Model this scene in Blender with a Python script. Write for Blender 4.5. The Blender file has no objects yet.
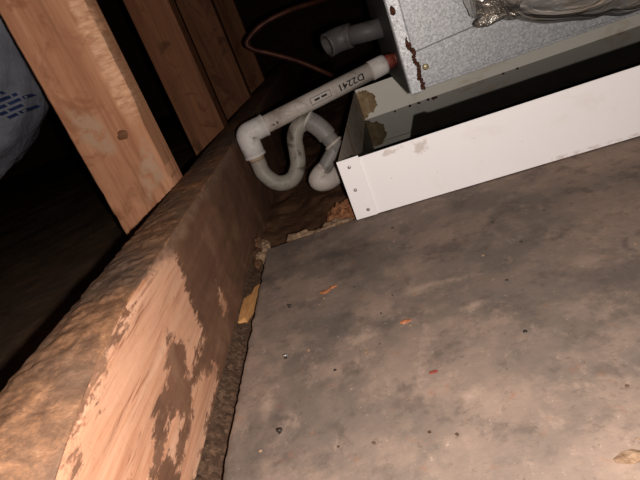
import bpy, bmesh, math, random
import numpy as np
from mathutils import Vector, Matrix, noise

random.seed(7)
SC = bpy.context.scene
COL = SC.collection

# ------------------------------------------------------------------ camera
CAM_LOC = Vector((0.0, 0.0, 0.20))
AX = np.array([[0.938, -0.322, -0.124], [-0.014, -0.396, 0.918], [-0.345, -0.860, -0.376]])
right = Vector(AX[:, 0]).normalized()
fwd = Vector(AX[:, 2]); fwd = (fwd - right * fwd.dot(right)).normalized()
upv = right.cross(fwd).normalized()
cd = bpy.data.cameras.new('camera'); cam = bpy.data.objects.new('camera', cd); COL.objects.link(cam)
cam.matrix_world = Matrix(((right.x, upv.x, -fwd.x, CAM_LOC.x), (right.y, upv.y, -fwd.y, CAM_LOC.y),
                           (right.z, upv.z, -fwd.z, CAM_LOC.z), (0, 0, 0, 1)))
cd.sensor_width = 36.0; cd.lens = 36.0 * 501.4 / 640.0
cd.clip_start = 0.005; cd.clip_end = 50
SC.camera = cam

# ------------------------------------------------------------------ world, flash, exposure
w = bpy.data.worlds.new('world'); SC.world = w; w.use_nodes = True
bg = w.node_tree.nodes['Background']; bg.inputs[0].default_value = (0.5, 0.45, 0.42, 1); bg.inputs[1].default_value = 0.007
ld = bpy.data.lights.new('phone_flash', 'POINT'); ld.energy = 8.0; ld.color = (1.0, 0.93, 0.87); ld.shadow_soft_size = 0.004
lo = bpy.data.objects.new('phone_flash', ld); COL.objects.link(lo)
lo.location = CAM_LOC + right * 0.018 - upv * 0.006
SC.view_settings.view_transform = 'Standard'; SC.view_settings.look = 'None'
SC.view_settings.exposure = 0.0; SC.view_settings.gamma = 1.0; SC.view_settings.use_curve_mapping = False


# ------------------------------------------------------------------ helpers
def s2l(c):
    return tuple(((v / 255) / 12.92 if v / 255 < 0.04045 else ((v / 255 + 0.055) / 1.055) ** 2.4) for v in c) + (1.0,)


class NT:
    def __init__(s, name, rough=0.6, metal=0.0, spec=0.3):
        s.m = bpy.data.materials.new(name); s.m.use_nodes = True
        s.n = s.m.node_tree.nodes; s.l = s.m.node_tree.links
        s.b = s.n['Principled BSDF']; s.b.inputs['Roughness'].default_value = rough
        s.b.inputs['Metallic'].default_value = metal; s.b.inputs['Specular IOR Level'].default_value = spec
        s.tc = s.n.new('ShaderNodeTexCoord'); s.bumps = None

    def put(s, a, sock):
        if hasattr(a, 'links'): s.l.new(a, sock)
        else: sock.default_value = a

    def coord(s, scale=(1, 1, 1), rot=(0, 0, 0)):
        mp = s.n.new('ShaderNodeMapping'); mp.inputs['Scale'].default_value = scale; mp.inputs['Rotation'].default_value = rot
        s.l.new(s.tc.outputs['Object'], mp.inputs[0]); return mp.outputs[0]

    def noise(s, scale, detail=4, rough=0.6, dist=0.0, co=None):
        t = s.n.new('ShaderNodeTexNoise'); t.inputs['Scale'].default_value = scale; t.inputs['Detail'].default_value = detail
        t.inputs['Roughness'].default_value = rough; t.inputs['Distortion'].default_value = dist
        s.l.new(co if co is not None else s.tc.outputs['Object'], t.inputs['Vector']); return t.outputs['Fac']

    def voro(s, scale, out='Color', co=None):
        t = s.n.new('ShaderNodeTexVoronoi'); t.inputs['Scale'].default_value = scale
        s.l.new(co if co is not None else s.tc.outputs['Object'], t.inputs['Vector']); return t.outputs[out]

    def attr(s, name):
        t = s.n.new('ShaderNodeAttribute'); t.attribute_name = name; return t.outputs['Fac']

    def ramp(s, fac, stops, interp='LINEAR'):
        r = s.n.new('ShaderNodeValToRGB'); e = r.color_ramp.elements; r.color_ramp.interpolation = interp
        while len(e) < len(stops): e.new(0.5)
        for i, (p, c) in enumerate(stops):
            e[i].position = p; e[i].color = c if len(c) == 4 else s2l(c)
        s.l.new(fac, r.inputs[0]); return r.outputs[0]

    def step(s, fac, a, b):
        t = s.n.new('ShaderNodeMapRange'); t.interpolation_type = 'SMOOTHSTEP'
        t.inputs['From Min'].default_value = a; t.inputs['From Max'].default_value = b
        s.l.new(fac, t.inputs['Value']); return t.outputs['Result']

    def math(s, op, a, b=0.0):
        t = s.n.new('ShaderNodeMath'); t.operation = op; s.put(a, t.inputs[0]); s.put(b, t.inputs[1]); return t.outputs[0]

    def mix(s, fac, a, b, mode='MIX'):
        t = s.n.new('ShaderNodeMix'); t.data_type = 'RGBA'; t.blend_type = mode
        s.put(fac, t.inputs[0])
        s.put(a if hasattr(a, 'links') or len(a) == 4 else s2l(a), t.inputs[6])
        s.put(b if hasattr(b, 'links') or len(b) == 4 else s2l(b), t.inputs[7]); return t.outputs[2]

    def color(s, c): s.put(c if hasattr(c, 'links') or len(c) == 4 else s2l(c), s.b.inputs['Base Color'])

    def bump(s, h, strength=0.5, dist=0.001):
        t = s.n.new('ShaderNodeBump'); t.inputs['Strength'].default_value = strength; t.inputs['Distance'].default_value = dist
        s.l.new(h, t.inputs['Height'])
        if s.bumps is not None: s.l.new(s.bumps, t.inputs['Normal'])
        s.bumps = t.outputs[0]; s.l.new(s.bumps, s.b.inputs['Normal'])


def thing(name, label, cat, loc=(0, 0, 0), group=None, kind=None):
    o = bpy.data.objects.new(name, None); COL.objects.link(o); o.location = loc
    o.empty_display_size = 0.02
    tag(o, label, cat, group, kind); return o


def tag(o, label=None, cat=None, group=None, kind=None):
    if label: o['label'] = label
    if cat: o['category'] = cat
    if group: o['group'] = group
    if kind: o['kind'] = kind
    return o


def wloc(o):
    v = Vector(o.location)
    while o.parent: o = o.parent; v += Vector(o.location)
    return v


def mesh_obj(name, verts, faces, material, parent=None, smooth=False, origin=None):
    """verts are in world coordinates; the object keeps them there whatever its parent."""
    me = bpy.data.meshes.new(name)
    org = Vector(origin) if origin is not None else Vector((0, 0, 0))
    me.from_pydata([tuple(Vector(v) - org) for v in verts], [], [tuple(f) for f in faces])
    me.materials.append(material); me.update()
    bm = bmesh.new(); bm.from_mesh(me); bmesh.ops.recalc_face_normals(bm, faces=bm.faces); bm.to_mesh(me); bm.free()
    if smooth:
        for p in me.polygons: p.use_smooth = True
    o = bpy.data.objects.new(name, me); COL.objects.link(o)
    if parent is not None:
        o.parent = parent; o.location = org - wloc(parent)
    else: o.location = org
    return o


def box_vf(o, ax, ay, az, bev=0.0):
    """box from corner o along three edge vectors"""
    o, ax, ay, az = map(Vector, (o, ax, ay, az))
    bm = bmesh.new()
    vs = [bm.verts.new(o + ax * i + ay * j + az * k) for k in (0, 1) for j in (0, 1) for i in (0, 1)]
    for f in ((0, 2, 3, 1), (4, 5, 7, 6), (0, 1, 5, 4), (2, 6, 7, 3), (0, 4, 6, 2), (1, 3, 7, 5)): bm.faces.new([vs[i] for i in f])
    if bev > 0:
        bmesh.ops.bevel(bm, geom=list(bm.edges), offset=bev, segments=2, affect='EDGES', profile=0.6)
    bm.verts.index_update()
    V = [v.co.copy() for v in bm.verts]; F = [[v.index for v in f.verts] for f in bm.faces]; bm.free()
    return V, F


def box(name, o, ax, ay, az, material, parent=None, bev=0.0, origin=None):
    V, F = box_vf(o, ax, ay, az, bev); return mesh_obj(name, V, F, material, parent, False, origin)


def catmull(pts, n=8):
    P = [Vector(p) for p in pts]; P = [P[0] * 2 - P[1]] + P + [P[-1] * 2 - P[-2]]; out = []
    for i in range(1, len(P) - 2):
        a, b, c, d = P[i - 1:i + 3]
        for k in range(n):
            t = k / n
            out.append(0.5 * ((2 * b) + (c - a) * t + (2 * a - 5 * b + 4 * c - d) * t * t + (3 * b - a - 3 * c + d) * t ** 3))
    out.append(P[-2]); return out


def tube_vf(path, r, seg=24, cap=True, inner=None, jitter=None):
    """sweep; r number or function of t in 0..1; inner: inner radius for an open hollow end"""
    P = [Vector(p) for p in path]; n = len(P); V = []; F = []
    t0 = (P[1] - P[0]).normalized(); ref = Vector((0, 0, 1)) if abs(t0.z) < 0.9 else Vector((1, 0, 0))
    nrm = (ref - t0 * ref.dot(t0)).normalized()
    rings = []
    for i, p in enumerate(P):
        t = (P[min(i + 1, n - 1)] - P[max(i - 1, 0)]).normalized()
        nrm = (nrm - t * nrm.dot(t)).normalized(); bn = t.cross(nrm)
        rings.append((p, nrm.copy(), bn, r(i / (n - 1)) if callable(r) else r))
    def ring(p, a, b, rr, i):
        s = len(V)
        for k in range(seg):
            th = 2 * math.pi * k / seg; rad = rr * (1 + (jitter(i, th) if jitter else 0))
            V.append(p + (a * math.cos(th) + b * math.sin(th)) * rad)
        return s
    S = [ring(*rg, i) for i, rg in enumerate(rings)]
    def bridge(s0, s1):
        for k in range(seg): F.append((s0 + k, s0 + (k + 1) % seg, s1 + (k + 1) % seg, s1 + k))
    for i in range(n - 1): bridge(S[i], S[i + 1])
    if inner:
        for e, ins in ((0, 1), (n - 1, -1)):
            p, a, b, rr = rings[e]; s1 = ring(p, a, b, inner, e); bridge(S[e], s1)
            q = p + (P[e + ins] - p).normalized() * min(0.02, (P[-1] - P[0]).length * 0.4)
            s2 = ring(q, a, b, inner, e); bridge(s1, s2); F.append(tuple(range(s2, s2 + seg)))
    elif cap:
        F.append(tuple(range(S[0], S[0] + seg))); F.append(tuple(range(S[-1], S[-1] + seg)))
    return V, F


def tube(name, path, r, material, parent=None, seg=24, inner=None, jitter=None, cap=True):
    V, F = tube_vf(path, r, seg, cap, inner, jitter); return mesh_obj(name, V, F, material, parent, True)


def autosmooth(o, ang=40):
    me = o.data
    bm = bmesh.new(); bm.from_mesh(me)
    for e in bm.edges:
        if len(e.link_faces) == 2 and e.calc_face_angle(0) > math.radians(ang): e.smooth = False
    for f in bm.faces: f.smooth = True
    bm.to_mesh(me); bm.free(); return o


def nz(x, y=0.0, z=0.0, s=1.0): return noise.noise(Vector((x * s, y * s, z * s)))


def fbm(x, y, z, s, o=4):
    v = 0; a = 1; t = 0
    for i in range(o): v += a * nz(x, y, z, s * 2 ** i); t += a; a *= 0.5
    return v / t


def grid_vf(nu, nv, fn):
    V = [fn(i / nu, j / nv) for j in range(nv + 1) for i in range(nu + 1)]
    F = [(j * (nu + 1) + i, j * (nu + 1) + i + 1, (j + 1) * (nu + 1) + i + 1, (j + 1) * (nu + 1) + i) for j in range(nv) for i in range(nu)]
    return V, F


def rock(c, r, seed, squash=(1, 1, 0.6), amp=0.45, sub=2):
    bm = bmesh.new(); bmesh.ops.create_icosphere(bm, subdivisions=sub, radius=1)
    V = []
    for v in bm.verts:
        d = v.co.normalized(); k = 1 + amp * fbm(d.x + seed * 3.1, d.y, d.z + seed, 1.7, 3)
        V.append(Vector(c) + Vector((d.x * squash[0], d.y * squash[1], d.z * squash[2])) * r * k)
    F = [[v.index for v in f.verts] for f in bm.faces]; bm.free(); return V, F


def poly_mask(P, poly, soft):
    """signed distance of points P (n,2) to polygon (inside positive), scaled to -1..1"""
    poly = np.array(poly, float); n = len(poly); inside = np.zeros(len(P), bool); d = np.full(len(P), 1e9)
    for i in range(n):
        a = poly[i]; b = poly[(i + 1) % n]; ab = b - a; t = np.clip(((P - a) @ ab) / max(ab @ ab, 1e-12), 0, 1)
        d = np.minimum(d, np.linalg.norm(P - (a + t[:, None] * ab), axis=1))
        cond = ((a[1] > P[:, 1]) != (b[1] > P[:, 1]))
        with np.errstate(divide='ignore', invalid='ignore'):
            xi = (b[0] - a[0]) * (P[:, 1] - a[1]) / (b[1] - a[1]) + a[0]
        inside ^= cond & (P[:, 0] < xi)
    return np.clip(np.where(inside, d, -d) / soft, -1, 1)


def add_attr(o, name, vals):
    at = o.data.attributes.new(name, 'FLOAT', 'POINT'); at.data.foreach_set('value', np.asarray(vals, dtype=np.float32))


# pan frame: u along the front wall, v into depth
PO = Vector((-0.022, 0.507, 0.0)); DP = 0.1222
PU = Vector((math.cos(DP), -math.sin(DP), 0)); PV = Vector((math.sin(DP), math.cos(DP), 0)); PZ = Vector((0, 0, 1))
def pan(u, v, z): return PO + PU * u + PV * v + PZ * z


# ------------------------------------------------------------------ materials
def wood_mat(name, dark, mid, light, axis=2, dirt=(70, 50, 38), dirt_amt=0.5, seed=0.0, torn=False):
    t = NT(name, 0.75, 0, 0.2)
    sc = [40, 40, 40]; sc[axis] = 3.0
    co = t.coord(tuple(sc)); g = t.noise(1.0, 6, 0.65, 0.6, co)
    sc2 = [220, 220, 220]; sc2[axis] = 9.0
    g2 = t.noise(1.0, 3, 0.6, 0.2, t.coord(tuple(sc2)))
    base = t.ramp(g, [(0.3, dark), (0.5, mid), (0.72, light)])
    base = t.mix(0.35, base, t.ramp(g2, [(0.3, dark), (0.7, light)]))
    sp = t.step(t.noise(22 + seed, 6, 0.65, 0.8), 0.52, 0.68)
    base = t.mix(t.math('MULTIPLY', sp, dirt_amt), base, dirt)
    if torn:
        base = t.mix(t.math('MULTIPLY', t.attr('scrape'), t.step(t.noise(60, 5, 0.7), 0.40, 0.55)), base, (186, 148, 122))
        base = t.mix(t.math('MULTIPLY', t.attr('torn'), 0.8), base, t.ramp(t.noise(1, 5, 0.7, 0.5, t.coord((60, 60, 260))), [(0.3, (170, 112, 80)), (0.6, (232, 184, 148))]))
    t.color(base); t.bump(g2, 0.35, 0.0006); t.bump(t.noise(90, 5, 0.7), 0.3, 0.001)
    return t.m


M = {}
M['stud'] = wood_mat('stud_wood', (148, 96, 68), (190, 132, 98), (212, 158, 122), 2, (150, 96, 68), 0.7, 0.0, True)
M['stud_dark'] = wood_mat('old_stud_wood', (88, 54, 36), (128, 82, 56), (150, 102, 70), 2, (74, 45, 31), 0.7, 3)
M['roof'] = wood_mat('roof_wood', (50, 36, 28), (70, 50, 38), (86, 62, 46), 0, (40, 30, 24), 0.5, 1)

# beam: dirty brown wood with worn pale patches
t = NT('beam_wood', 0.75, 0, 0.22)
gr = t.noise(1.0, 6, 0.65, 0.5, t.coord((60, 4, 60)))
gr2 = t.noise(1.0, 4, 0.7, 0.2, t.coord((300, 14, 300)))
pale = t.ramp(gr, [(0.28, (174, 120, 91)), (0.5, (202, 152, 122)), (0.75, (220, 176, 148))])
pale = t.mix(t.step(gr2, 0.5, 0.75), pale, (176, 122, 90))
brown = t.ramp(t.noise(18, 5, 0.65, 0.4), [(0.3, (92, 66, 52)), (0.55, (122, 88, 68)), (0.75, (150, 114, 90))])
brown = t.mix(t.math('MULTIPLY', t.step(gr, 0.45, 0.65), 0.35), brown, (92, 60, 42))
mk = t.attr('wear')
nn = t.math('MULTIPLY', t.math('SUBTRACT', t.noise(1, 6, 0.75, 0.3, t.coord((130, 60, 130), (0.35, 0, 0))), 0.5), 4.2)
mk2 = t.step(t.math('ADD', t.math('ADD', mk, nn), t.math('MULTIPLY', t.math('SUBTRACT', gr2, 0.5), 2.4)), -0.15, 0.45)
st = t.step(t.noise(1, 4, 0.7, 0.4, t.coord((200, 12, 200), (0.25, 0, 0))), 0.56, 0.70)
stz = t.math('MULTIPLY', st, t.attr('streak'))
c = t.mix(mk2, brown, pale); c = t.mix(stz, c, (126, 78, 55))
dq = t.step(t.math('ADD', t.attr('dusty'), t.math('SUBTRACT', t.noise(55, 6, 0.7), 0.5)), 0.35, 0.8)
c = t.mix(t.math('MULTIPLY', dq, 0.85), c, t.ramp(t.noise(90, 6, 0.7), [(0.35, (98, 76, 62)), (0.65, (146, 114, 92))]))
t.color(c); t.bump(gr2, 0.3, 0.0005); t.bump(mk2, 0.25, 0.0006); t.bump(t.noise(120, 4, 0.6), 0.3, 0.0008); M['beam'] = t.m

t = NT('dust_crust', 0.95, 0, 0.05)
c = t.ramp(t.noise(95, 6, 0.75, 0.3), [(0.3, (106, 76, 58)), (0.47, (138, 102, 78)), (0.60, (176, 128, 94)), (0.72, (216, 168, 128))])
c = t.mix(t.step(t.noise(9, 3, 0.6), 0.40, 0.62), c, t.ramp(t.noise(70, 5, 0.7), [(0.35, (96, 76, 64)), (0.65, (140, 112, 94))]))
t.color(c); t.bump(t.noise(150, 6, 0.75), 0.6, 0.002); M['dust'] = t.m

# deck
t = NT('dusty_deck', 0.85, 0, 0.15)
a = t.noise(7, 8, 0.62, 0.0)
c = t.ramp(a, [(0.3, (94, 84, 78)), (0.45, (114, 101, 92)), (0.57, (136, 117, 105)), (0.70, (160, 136, 121))])
c = t.mix(t.math('MULTIPLY', t.step(t.noise(21, 8, 0.68, 0.0), 0.46, 0.66), 0.55), c, (160, 136, 120))
c = t.mix(t.math('MULTIPLY', t.step(t.noise(31, 8, 0.70, 0.1), 0.50, 0.66), 0.6), c, (86, 76, 70))
c = t.mix(t.math('MULTIPLY', t.step(t.noise(130, 5, 0.75), 0.57, 0.72), 0.6), c, (84, 70, 61))
c = t.mix(t.math('MULTIPLY', t.step(t.noise(170, 4, 0.75), 0.62, 0.74), 0.5), c, (200, 176, 157))
c = t.mix(t.math('MULTIPLY', t.step(t.noise(70, 3, 0.6, 0.3), 0.62, 0.74), 0.35), c, (150, 98, 70))
c = t.mix(t.math('MULTIPLY', t.step(t.noise(1, 6, 0.75, 0.0, t.coord((60, 34, 60), (0, 0, 0.5))), 0.55, 0.70), 0.4), c, (172, 147, 130))
c = t.mix(t.math('MULTIPLY', t.step(t.noise(1, 6, 0.8, 0.0, t.coord((40, 70, 60), (0, 0, 0.3))), 0.58, 0.68), 0.45), c, (82, 72, 66))
wob = t.math('MULTIPLY', t.math('SUBTRACT', t.noise(90, 5, 0.7), 0.5), 2.2)
c = t.mix(t.math('MULTIPLY', t.step(t.math('ADD', t.attr('pale'), wob), -0.2, 0.8), 0.65), c, (182, 156, 138))
c = t.mix(t.math('MULTIPLY', t.step(t.math('ADD', t.attr('stain'), wob), -0.3, 0.8), 0.5), c, (74, 66, 64))
t.color(c); t.bump(t.noise(160, 6, 0.7), 0.5, 0.0006); t.bump(a, 0.3, 0.002)
t.put(t.ramp(a, [(0.3, (0.6, 0.6, 0.6, 1)), (0.7, (0.95, 0.95, 0.95, 1))]), t.b.inputs['Roughness']); M['deck'] = t.m

t = NT('gap_debris', 0.95, 0, 0.1)
c = t.ramp(t.voro(420), [(0.1, (56, 42, 33)), (0.5, (80, 62, 50)), (0.9, (122, 97, 78))])
c = t.mix(0.5, c, t.ramp(t.noise(150, 5, 0.7), [(0.35, (54, 40, 32)), (0.7, (114, 88, 70))]))
t.color(c); t.bump(t.noise(350, 5, 0.7), 1.0, 0.0015); M['gap'] = t.m

t = NT('brown_insulation', 0.95, 0, 0.08)
c = t.ramp(t.noise(24, 7, 0.7, 0.5), [(0.3, (72, 52, 40)), (0.5, (100, 72, 54)), (0.7, (128, 94, 70))])
t.color(c); t.bump(t.noise(80, 7, 0.75), 1.0, 0.004); M['insul'] = t.m
t = NT('dark_insulation', 0.95, 0, 0.05)
c = t.ramp(t.noise(16, 7, 0.7, 0.5), [(0.3, (80, 64, 52)), (0.55, (104, 84, 68)), (0.75, (140, 100, 72))])
t.color(c); t.bump(t.noise(60, 7, 0.75), 1.0, 0.004); M['insul_dark'] = t.m

t = NT('broken_wood', 0.8, 0, 0.15)
c = t.ramp(t.noise(1, 5, 0.7, 0.5, t.coord((60, 160, 160))), [(0.3, (90, 60, 42)), (0.5, (140, 92, 64)), (0.75, (184, 136, 98))])
t.color(c); t.bump(t.noise(200, 5, 0.7), 0.7, 0.001); M['chunk'] = t.m
t = NT('yellow_wood', 0.75, 0, 0.2)
c = t.ramp(t.noise(1, 5, 0.7, 0.4, t.coord((200, 30, 200))), [(0.3, (170, 118, 72)), (0.6, (204, 150, 96)), (0.8, (216, 168, 116))])
t.color(c); t.bump(t.noise(200, 5, 0.7), 0.4, 0.0006); M['chip'] = t.m
t = NT('orange_chip', 0.55, 0, 0.4)
t.color(t.ramp(t.noise(200, 4, 0.7), [(0.3, (120, 70, 44)), (0.7, (186, 120, 80))])); M['orange'] = t.m
t = NT('pale_crumb', 0.95, 0, 0.1)
t.color(t.ramp(t.noise(160, 5, 0.7), [(0.3, (104, 80, 62)), (0.7, (168, 140, 114))])); t.bump(t.noise(300, 4, 0.7), 0.8, 0.001); M['crumb'] = t.m

# painted white steel of the pan
def pan_mat(name, base, stains, amt):
    t = NT(name, 0.42, 0, 0.4)
    c = t.mix(t.math('MULTIPLY', t.step(t.noise(14, 6, 0.65, 0.6), 0.54, 0.75), amt), base, stains)
    c = t.mix(t.math('MULTIPLY', t.step(t.noise(190, 3, 0.7), 0.70, 0.76), 0.5), c, (128, 104, 84))
    return t, c
t, c = pan_mat('white_painted_steel', (246, 241, 241), (232, 218, 208), 0.5)
sm = t.step(t.math('ADD', t.attr('smudge'), t.math('MULTIPLY', t.math('SUBTRACT', t.noise(120, 5, 0.7), 0.5), 2.6)), 0.0, 0.7)
c = t.mix(t.math('MULTIPLY', sm, 0.45), c, (168, 138, 116)); t.color(c); M['pan'] = t.m
t, c = pan_mat('cream_stained_steel', (250, 242, 228), (206, 172, 128), 0.6); t.color(c); M['pan_in'] = t.m
t = NT('rust_stained_steel', 0.75, 0, 0.2)
c = t.ramp(t.noise(30, 6, 0.7, 0.6), [(0.35, (176, 166, 152)), (0.52, (200, 186, 168)), (0.66, (160, 120, 88)), (0.8, (222, 208, 190))])
t.color(c); t.bump(t.noise(120, 4), 0.4, 0.0006); M['pan_side'] = t.m
t = NT('crusted_sealant', 0.8, 0, 0.2); t.color(t.ramp(t.noise(70, 5, 0.7), [(0.3, (132, 108, 78)), (0.55, (176, 150, 114)), (0.75, (206, 188, 158))])); t.bump(t.noise(160, 5, 0.7), 0.8, 0.002); M['grime'] = t.m
t = NT('pan_sediment', 0.6, 0, 0.3); t.color(t.ramp(t.noise(30, 5, 0.6), [(0.3, (46, 40, 34)), (0.7, (78, 68, 58))])); M['sediment'] = t.m
t = NT('murky_water', 0.02, 0, 0.55); t.color((0.018, 0.016, 0.013, 1)); t.b.inputs['IOR'].default_value = 1.36
t.bump(t.noise(25, 2), 0.02, 0.001); M['water'] = t.m
t = NT('rivet', 0.4, 0.6, 0.5); t.color(t.ramp(t.noise(300), [(0.4, (150, 146, 146)), (0.6, (196, 190, 188))])); M['rivet'] = t.m

# galvanised sheet
def galv(name, k=1.0, rust=0.0):
    t = NT(name, 0.5, 0.35, 0.4)
    v = t.voro(520); v2 = t.noise(600, 3, 0.75)
    f = t.n.new('ShaderNodeRGBToBW'); t.l.new(v, f.inputs[0])
    c = t.ramp(f.outputs[0], [(0.15, tuple(k * q for q in (140, 141, 144))), (0.5, tuple(k * q for q in (172, 173, 176))), (0.85, tuple(k * q for q in (208, 208, 210)))])
    c = t.mix(0.4, c, t.ramp(v2, [(0.3, tuple(k * q for q in (130, 130, 134))), (0.7, tuple(k * q for q in (214, 214, 214)))]))
    c = t.mix(t.math('MULTIPLY', t.step(t.noise(22, 5, 0.6), 0.55, 0.75), 0.4), c, tuple(k * q for q in (206, 206, 208)))
    if rust:
        c = t.mix(t.math('MULTIPLY', t.step(t.noise(60, 6, 0.75, 0.6), 0.62, 0.7), rust), c, (112, 62, 46))
    t.color(c); t.bump(v2, 0.15, 0.0004); return t.m
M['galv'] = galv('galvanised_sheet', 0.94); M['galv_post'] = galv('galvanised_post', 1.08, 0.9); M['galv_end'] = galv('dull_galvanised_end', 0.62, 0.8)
t = NT('rust', 0.9, 0, 0.1)
t.color(t.ramp(t.noise(260, 5, 0.7), [(0.3, (52, 34, 28)), (0.55, (92, 56, 42)), (0.75, (132, 92, 70))])); t.bump(t.noise(400, 4, 0.7), 0.9, 0.0012); M['rust'] = t.m
t = NT('brass_screw', 0.4, 0.5, 0.5); t.color(t.ramp(t.noise(300), [(0.4, (160, 140, 100)), (0.6, (206, 190, 150))])); M['screw'] = t.m
t = NT('red_fitting', 0.55, 0, 0.35); t.color(t.ramp(t.noise(110, 5, 0.7), [(0.35, (70, 34, 28)), (0.55, (130, 60, 50)), (0.75, (150, 92, 76))])); M['red'] = t.m

# foil wrap
t = NT('foil_wrap', 0.28, 0.75, 0.6)
c = t.ramp(t.noise(20, 5, 0.6, 1.0), [(0.3, (190, 189, 188)), (0.5, (222, 220, 218)), (0.66, (220, 208, 190)), (0.8, (244, 243, 242))])
t.color(c); t.bump(t.noise(1, 3, 0.5, 1.2, t.coord((14, 34, 34))), 0.9, 0.014); M['foil'] = t.m
t = NT('foil_tape', 0.24, 0.85, 0.6)
c = t.ramp(t.noise(60, 5, 0.7, 1.0), [(0.3, (150, 142, 134)), (0.5, (206, 200, 192)), (0.8, (240, 236, 230))])
t.color(c); t.bump(t.noise(60, 4, 0.6, 1.2), 1.0, 0.008); M['tape'] = t.m

# pvc
def pvc(name, base, grime, amt, sc=40):
    t = NT(name, 0.5, 0, 0.35)
    c = t.mix(t.math('MULTIPLY', t.step(t.noise(sc, 6, 0.7, 0.7), 0.46, 0.68), amt), base, grime)
    c = t.mix(t.math('MULTIPLY', t.step(t.noise(150, 4, 0.7), 0.6, 0.7), 0.5 * amt), c, tuple(g * 0.75 for g in grime))
    t.color(c); t.bump(t.noise(200, 4, 0.6), 0.15, 0.0004); return t.m
M['pvc'] = pvc('white_plastic_pipe', (190, 179, 170), (124, 106, 92), 0.7)
M['pvc_fit'] = pvc('white_plastic_fitting', (204, 197, 192), (146, 133, 124), 0.6)
M['pvc_grey'] = pvc('grimy_plastic_bend', (146, 138, 128), (80, 69, 60), 0.95, 45)
M['pvc_mid'] = pvc('grey_plastic_fitting', (132, 126, 122), (84, 73, 66), 0.8)
M['pvc_dark'] = pvc('grey_plastic_pipe', (96, 91, 90), (66, 57, 52), 0.8)
t = NT('black_print', 0.6, 0, 0.2); t.color(t.ramp(t.noise(300), [(0.3, (22, 20, 20)), (0.7, (44, 40, 38))])); M['ink'] = t.m
t = NT('primer_stain', 0.6, 0, 0.3); t.color(t.ramp(t.noise(300, 4, 0.7), [(0.3, (132, 108, 88)), (0.7, (176, 154, 132))])); M['glue'] = t.m
t = NT('copper_line', 0.5, 0.4, 0.4); t.color(t.ramp(t.noise(40, 4, 0.6), [(0.3, (66, 36, 28)), (0.7, (108, 64, 48))])); M['copper'] = t.m
t = NT('duct_jacket', 0.22, 0.0, 0.5)
t.color(t.ramp(t.noise(12, 4, 0.6), [(0.3, (96, 97, 106)), (0.7, (140, 141, 150))])); t.bump(t.noise(1, 4, 0.6, 0.6, t.coord((60, 60, 14))), 0.5, 0.006); M['jacket'] = t.m
t = NT('blue_print', 0.4, 0, 0.4); t.color(t.ramp(t.noise(80, 3), [(0.3, (34, 44, 78)), (0.7, (48, 60, 98))])); M['blue'] = t.m
t = NT('dark_nail', 0.5, 0.4, 0.4); t.color(t.ramp(t.noise(400), [(0.4, (36, 32, 30)), (0.6, (70, 62, 56))])); M['nail'] = t.m

# ------------------------------------------------------------------ structure: floor deck
DX0, DX1, DY0, DY1 = -0.1290, 0.30, 0.04, 0.503
nu, nv = 215, 232
def deckpt(a, b):
    x = DX0 + (DX1 - DX0) * a; y = DY0 + (DY1 - DY0) * b
    if b == 1.0: y = 0.5125 + 0.0018 * nz(x, 0, 3, 60) if x < -0.03 else 0.5125
    if a == 0.0: x += 0.0012 * nz(y, 2, 0, 70) + 0.0008 * nz(y, 2, 9, 200)
    return Vector((x, y, 0.0008 * fbm(x, y, 1, 6, 3) - (0.0008 if a * b == 0 else 0)))
V, F = grid_vf(nu, nv, deckpt); top_n = len(V)
# rim down to the underside
def rim(idx):
    s = len(V)
    for i in idx: V.append(Vector((V[i].x + (0.0015 if i % (nu + 1) == 0 else 0), V[i].y, -0.019)))
    for k in range(len(idx) - 1): F.append((idx[k], idx[k + 1], s + k + 1, s + k))
rim([j * (nu + 1) for j in range(nv + 1)]); rim([nv * (nu + 1) + i for i in range(nu + 1)])
floor = tag(mesh_obj('floor', V, F, M['deck'], smooth=False), 'dusty grey plywood deck filling the foreground', 'floor', kind='structure')
autosmooth(floor, 50)
P2 = np.array([(v.x, v.y) for v in V])
pale = np.full(len(V), -1.0)
for poly in ([(-0.004, 0.265), (0.004, 0.268), (0.0, 0.25), (-0.006, 0.232), (-0.012, 0.226), (-0.008, 0.245)],
             [(0.008, 0.215), (0.02, 0.218), (0.024, 0.21), (0.012, 0.206)], [(0.03, 0.29), (0.044, 0.296), (0.05, 0.288), (0.036, 0.282)],
             [(-0.05, 0.30), (-0.03, 0.305), (-0.028, 0.29), (-0.048, 0.285)],
             [(0.0, 0.34), (0.04, 0.335), (0.05, 0.325), (0.0, 0.325)], [(-0.11, 0.27), (-0.10, 0.27), (-0.10, 0.23), (-0.112, 0.22)]):
    pale = np.maximum(pale, poly_mask(P2, poly, 0.012))
stain = np.full(len(V), -1.0)
for poly in ([(-0.075, 0.45), (-0.02, 0.46), (0.0, 0.43), (-0.06, 0.42)], [(-0.115, 0.245), (-0.095, 0.25), (-0.096, 0.205), (-0.12, 0.20)],
             [(0.02, 0.40), (0.07, 0.39), (0.06, 0.36), (0.03, 0.37)], [(0.10, 0.30), (0.16, 0.29), (0.14, 0.25), (0.10, 0.265)]):
    stain = np.maximum(stain, poly_mask(P2, poly, 0.02))
ring = [(0.155, 0.315), (0.147, 0.30), (0.157, 0.285), (0.158, 0.262), (0.172, 0.252), (0.19, 0.255)]
for k in range(len(ring) - 1):
    a = np.array(ring[k]); b = np.array(ring[k + 1]); d = (b - a) / np.linalg.norm(b - a); q = np.array([-d[1], d[0]]) * 0.0022
    stain = np.maximum(stain, poly_mask(P2, [a + q, b + q, b - q, a - q], 0.003))
add_attr(floor, 'pale', pale); add_attr(floor, 'stain', stain)
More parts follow.
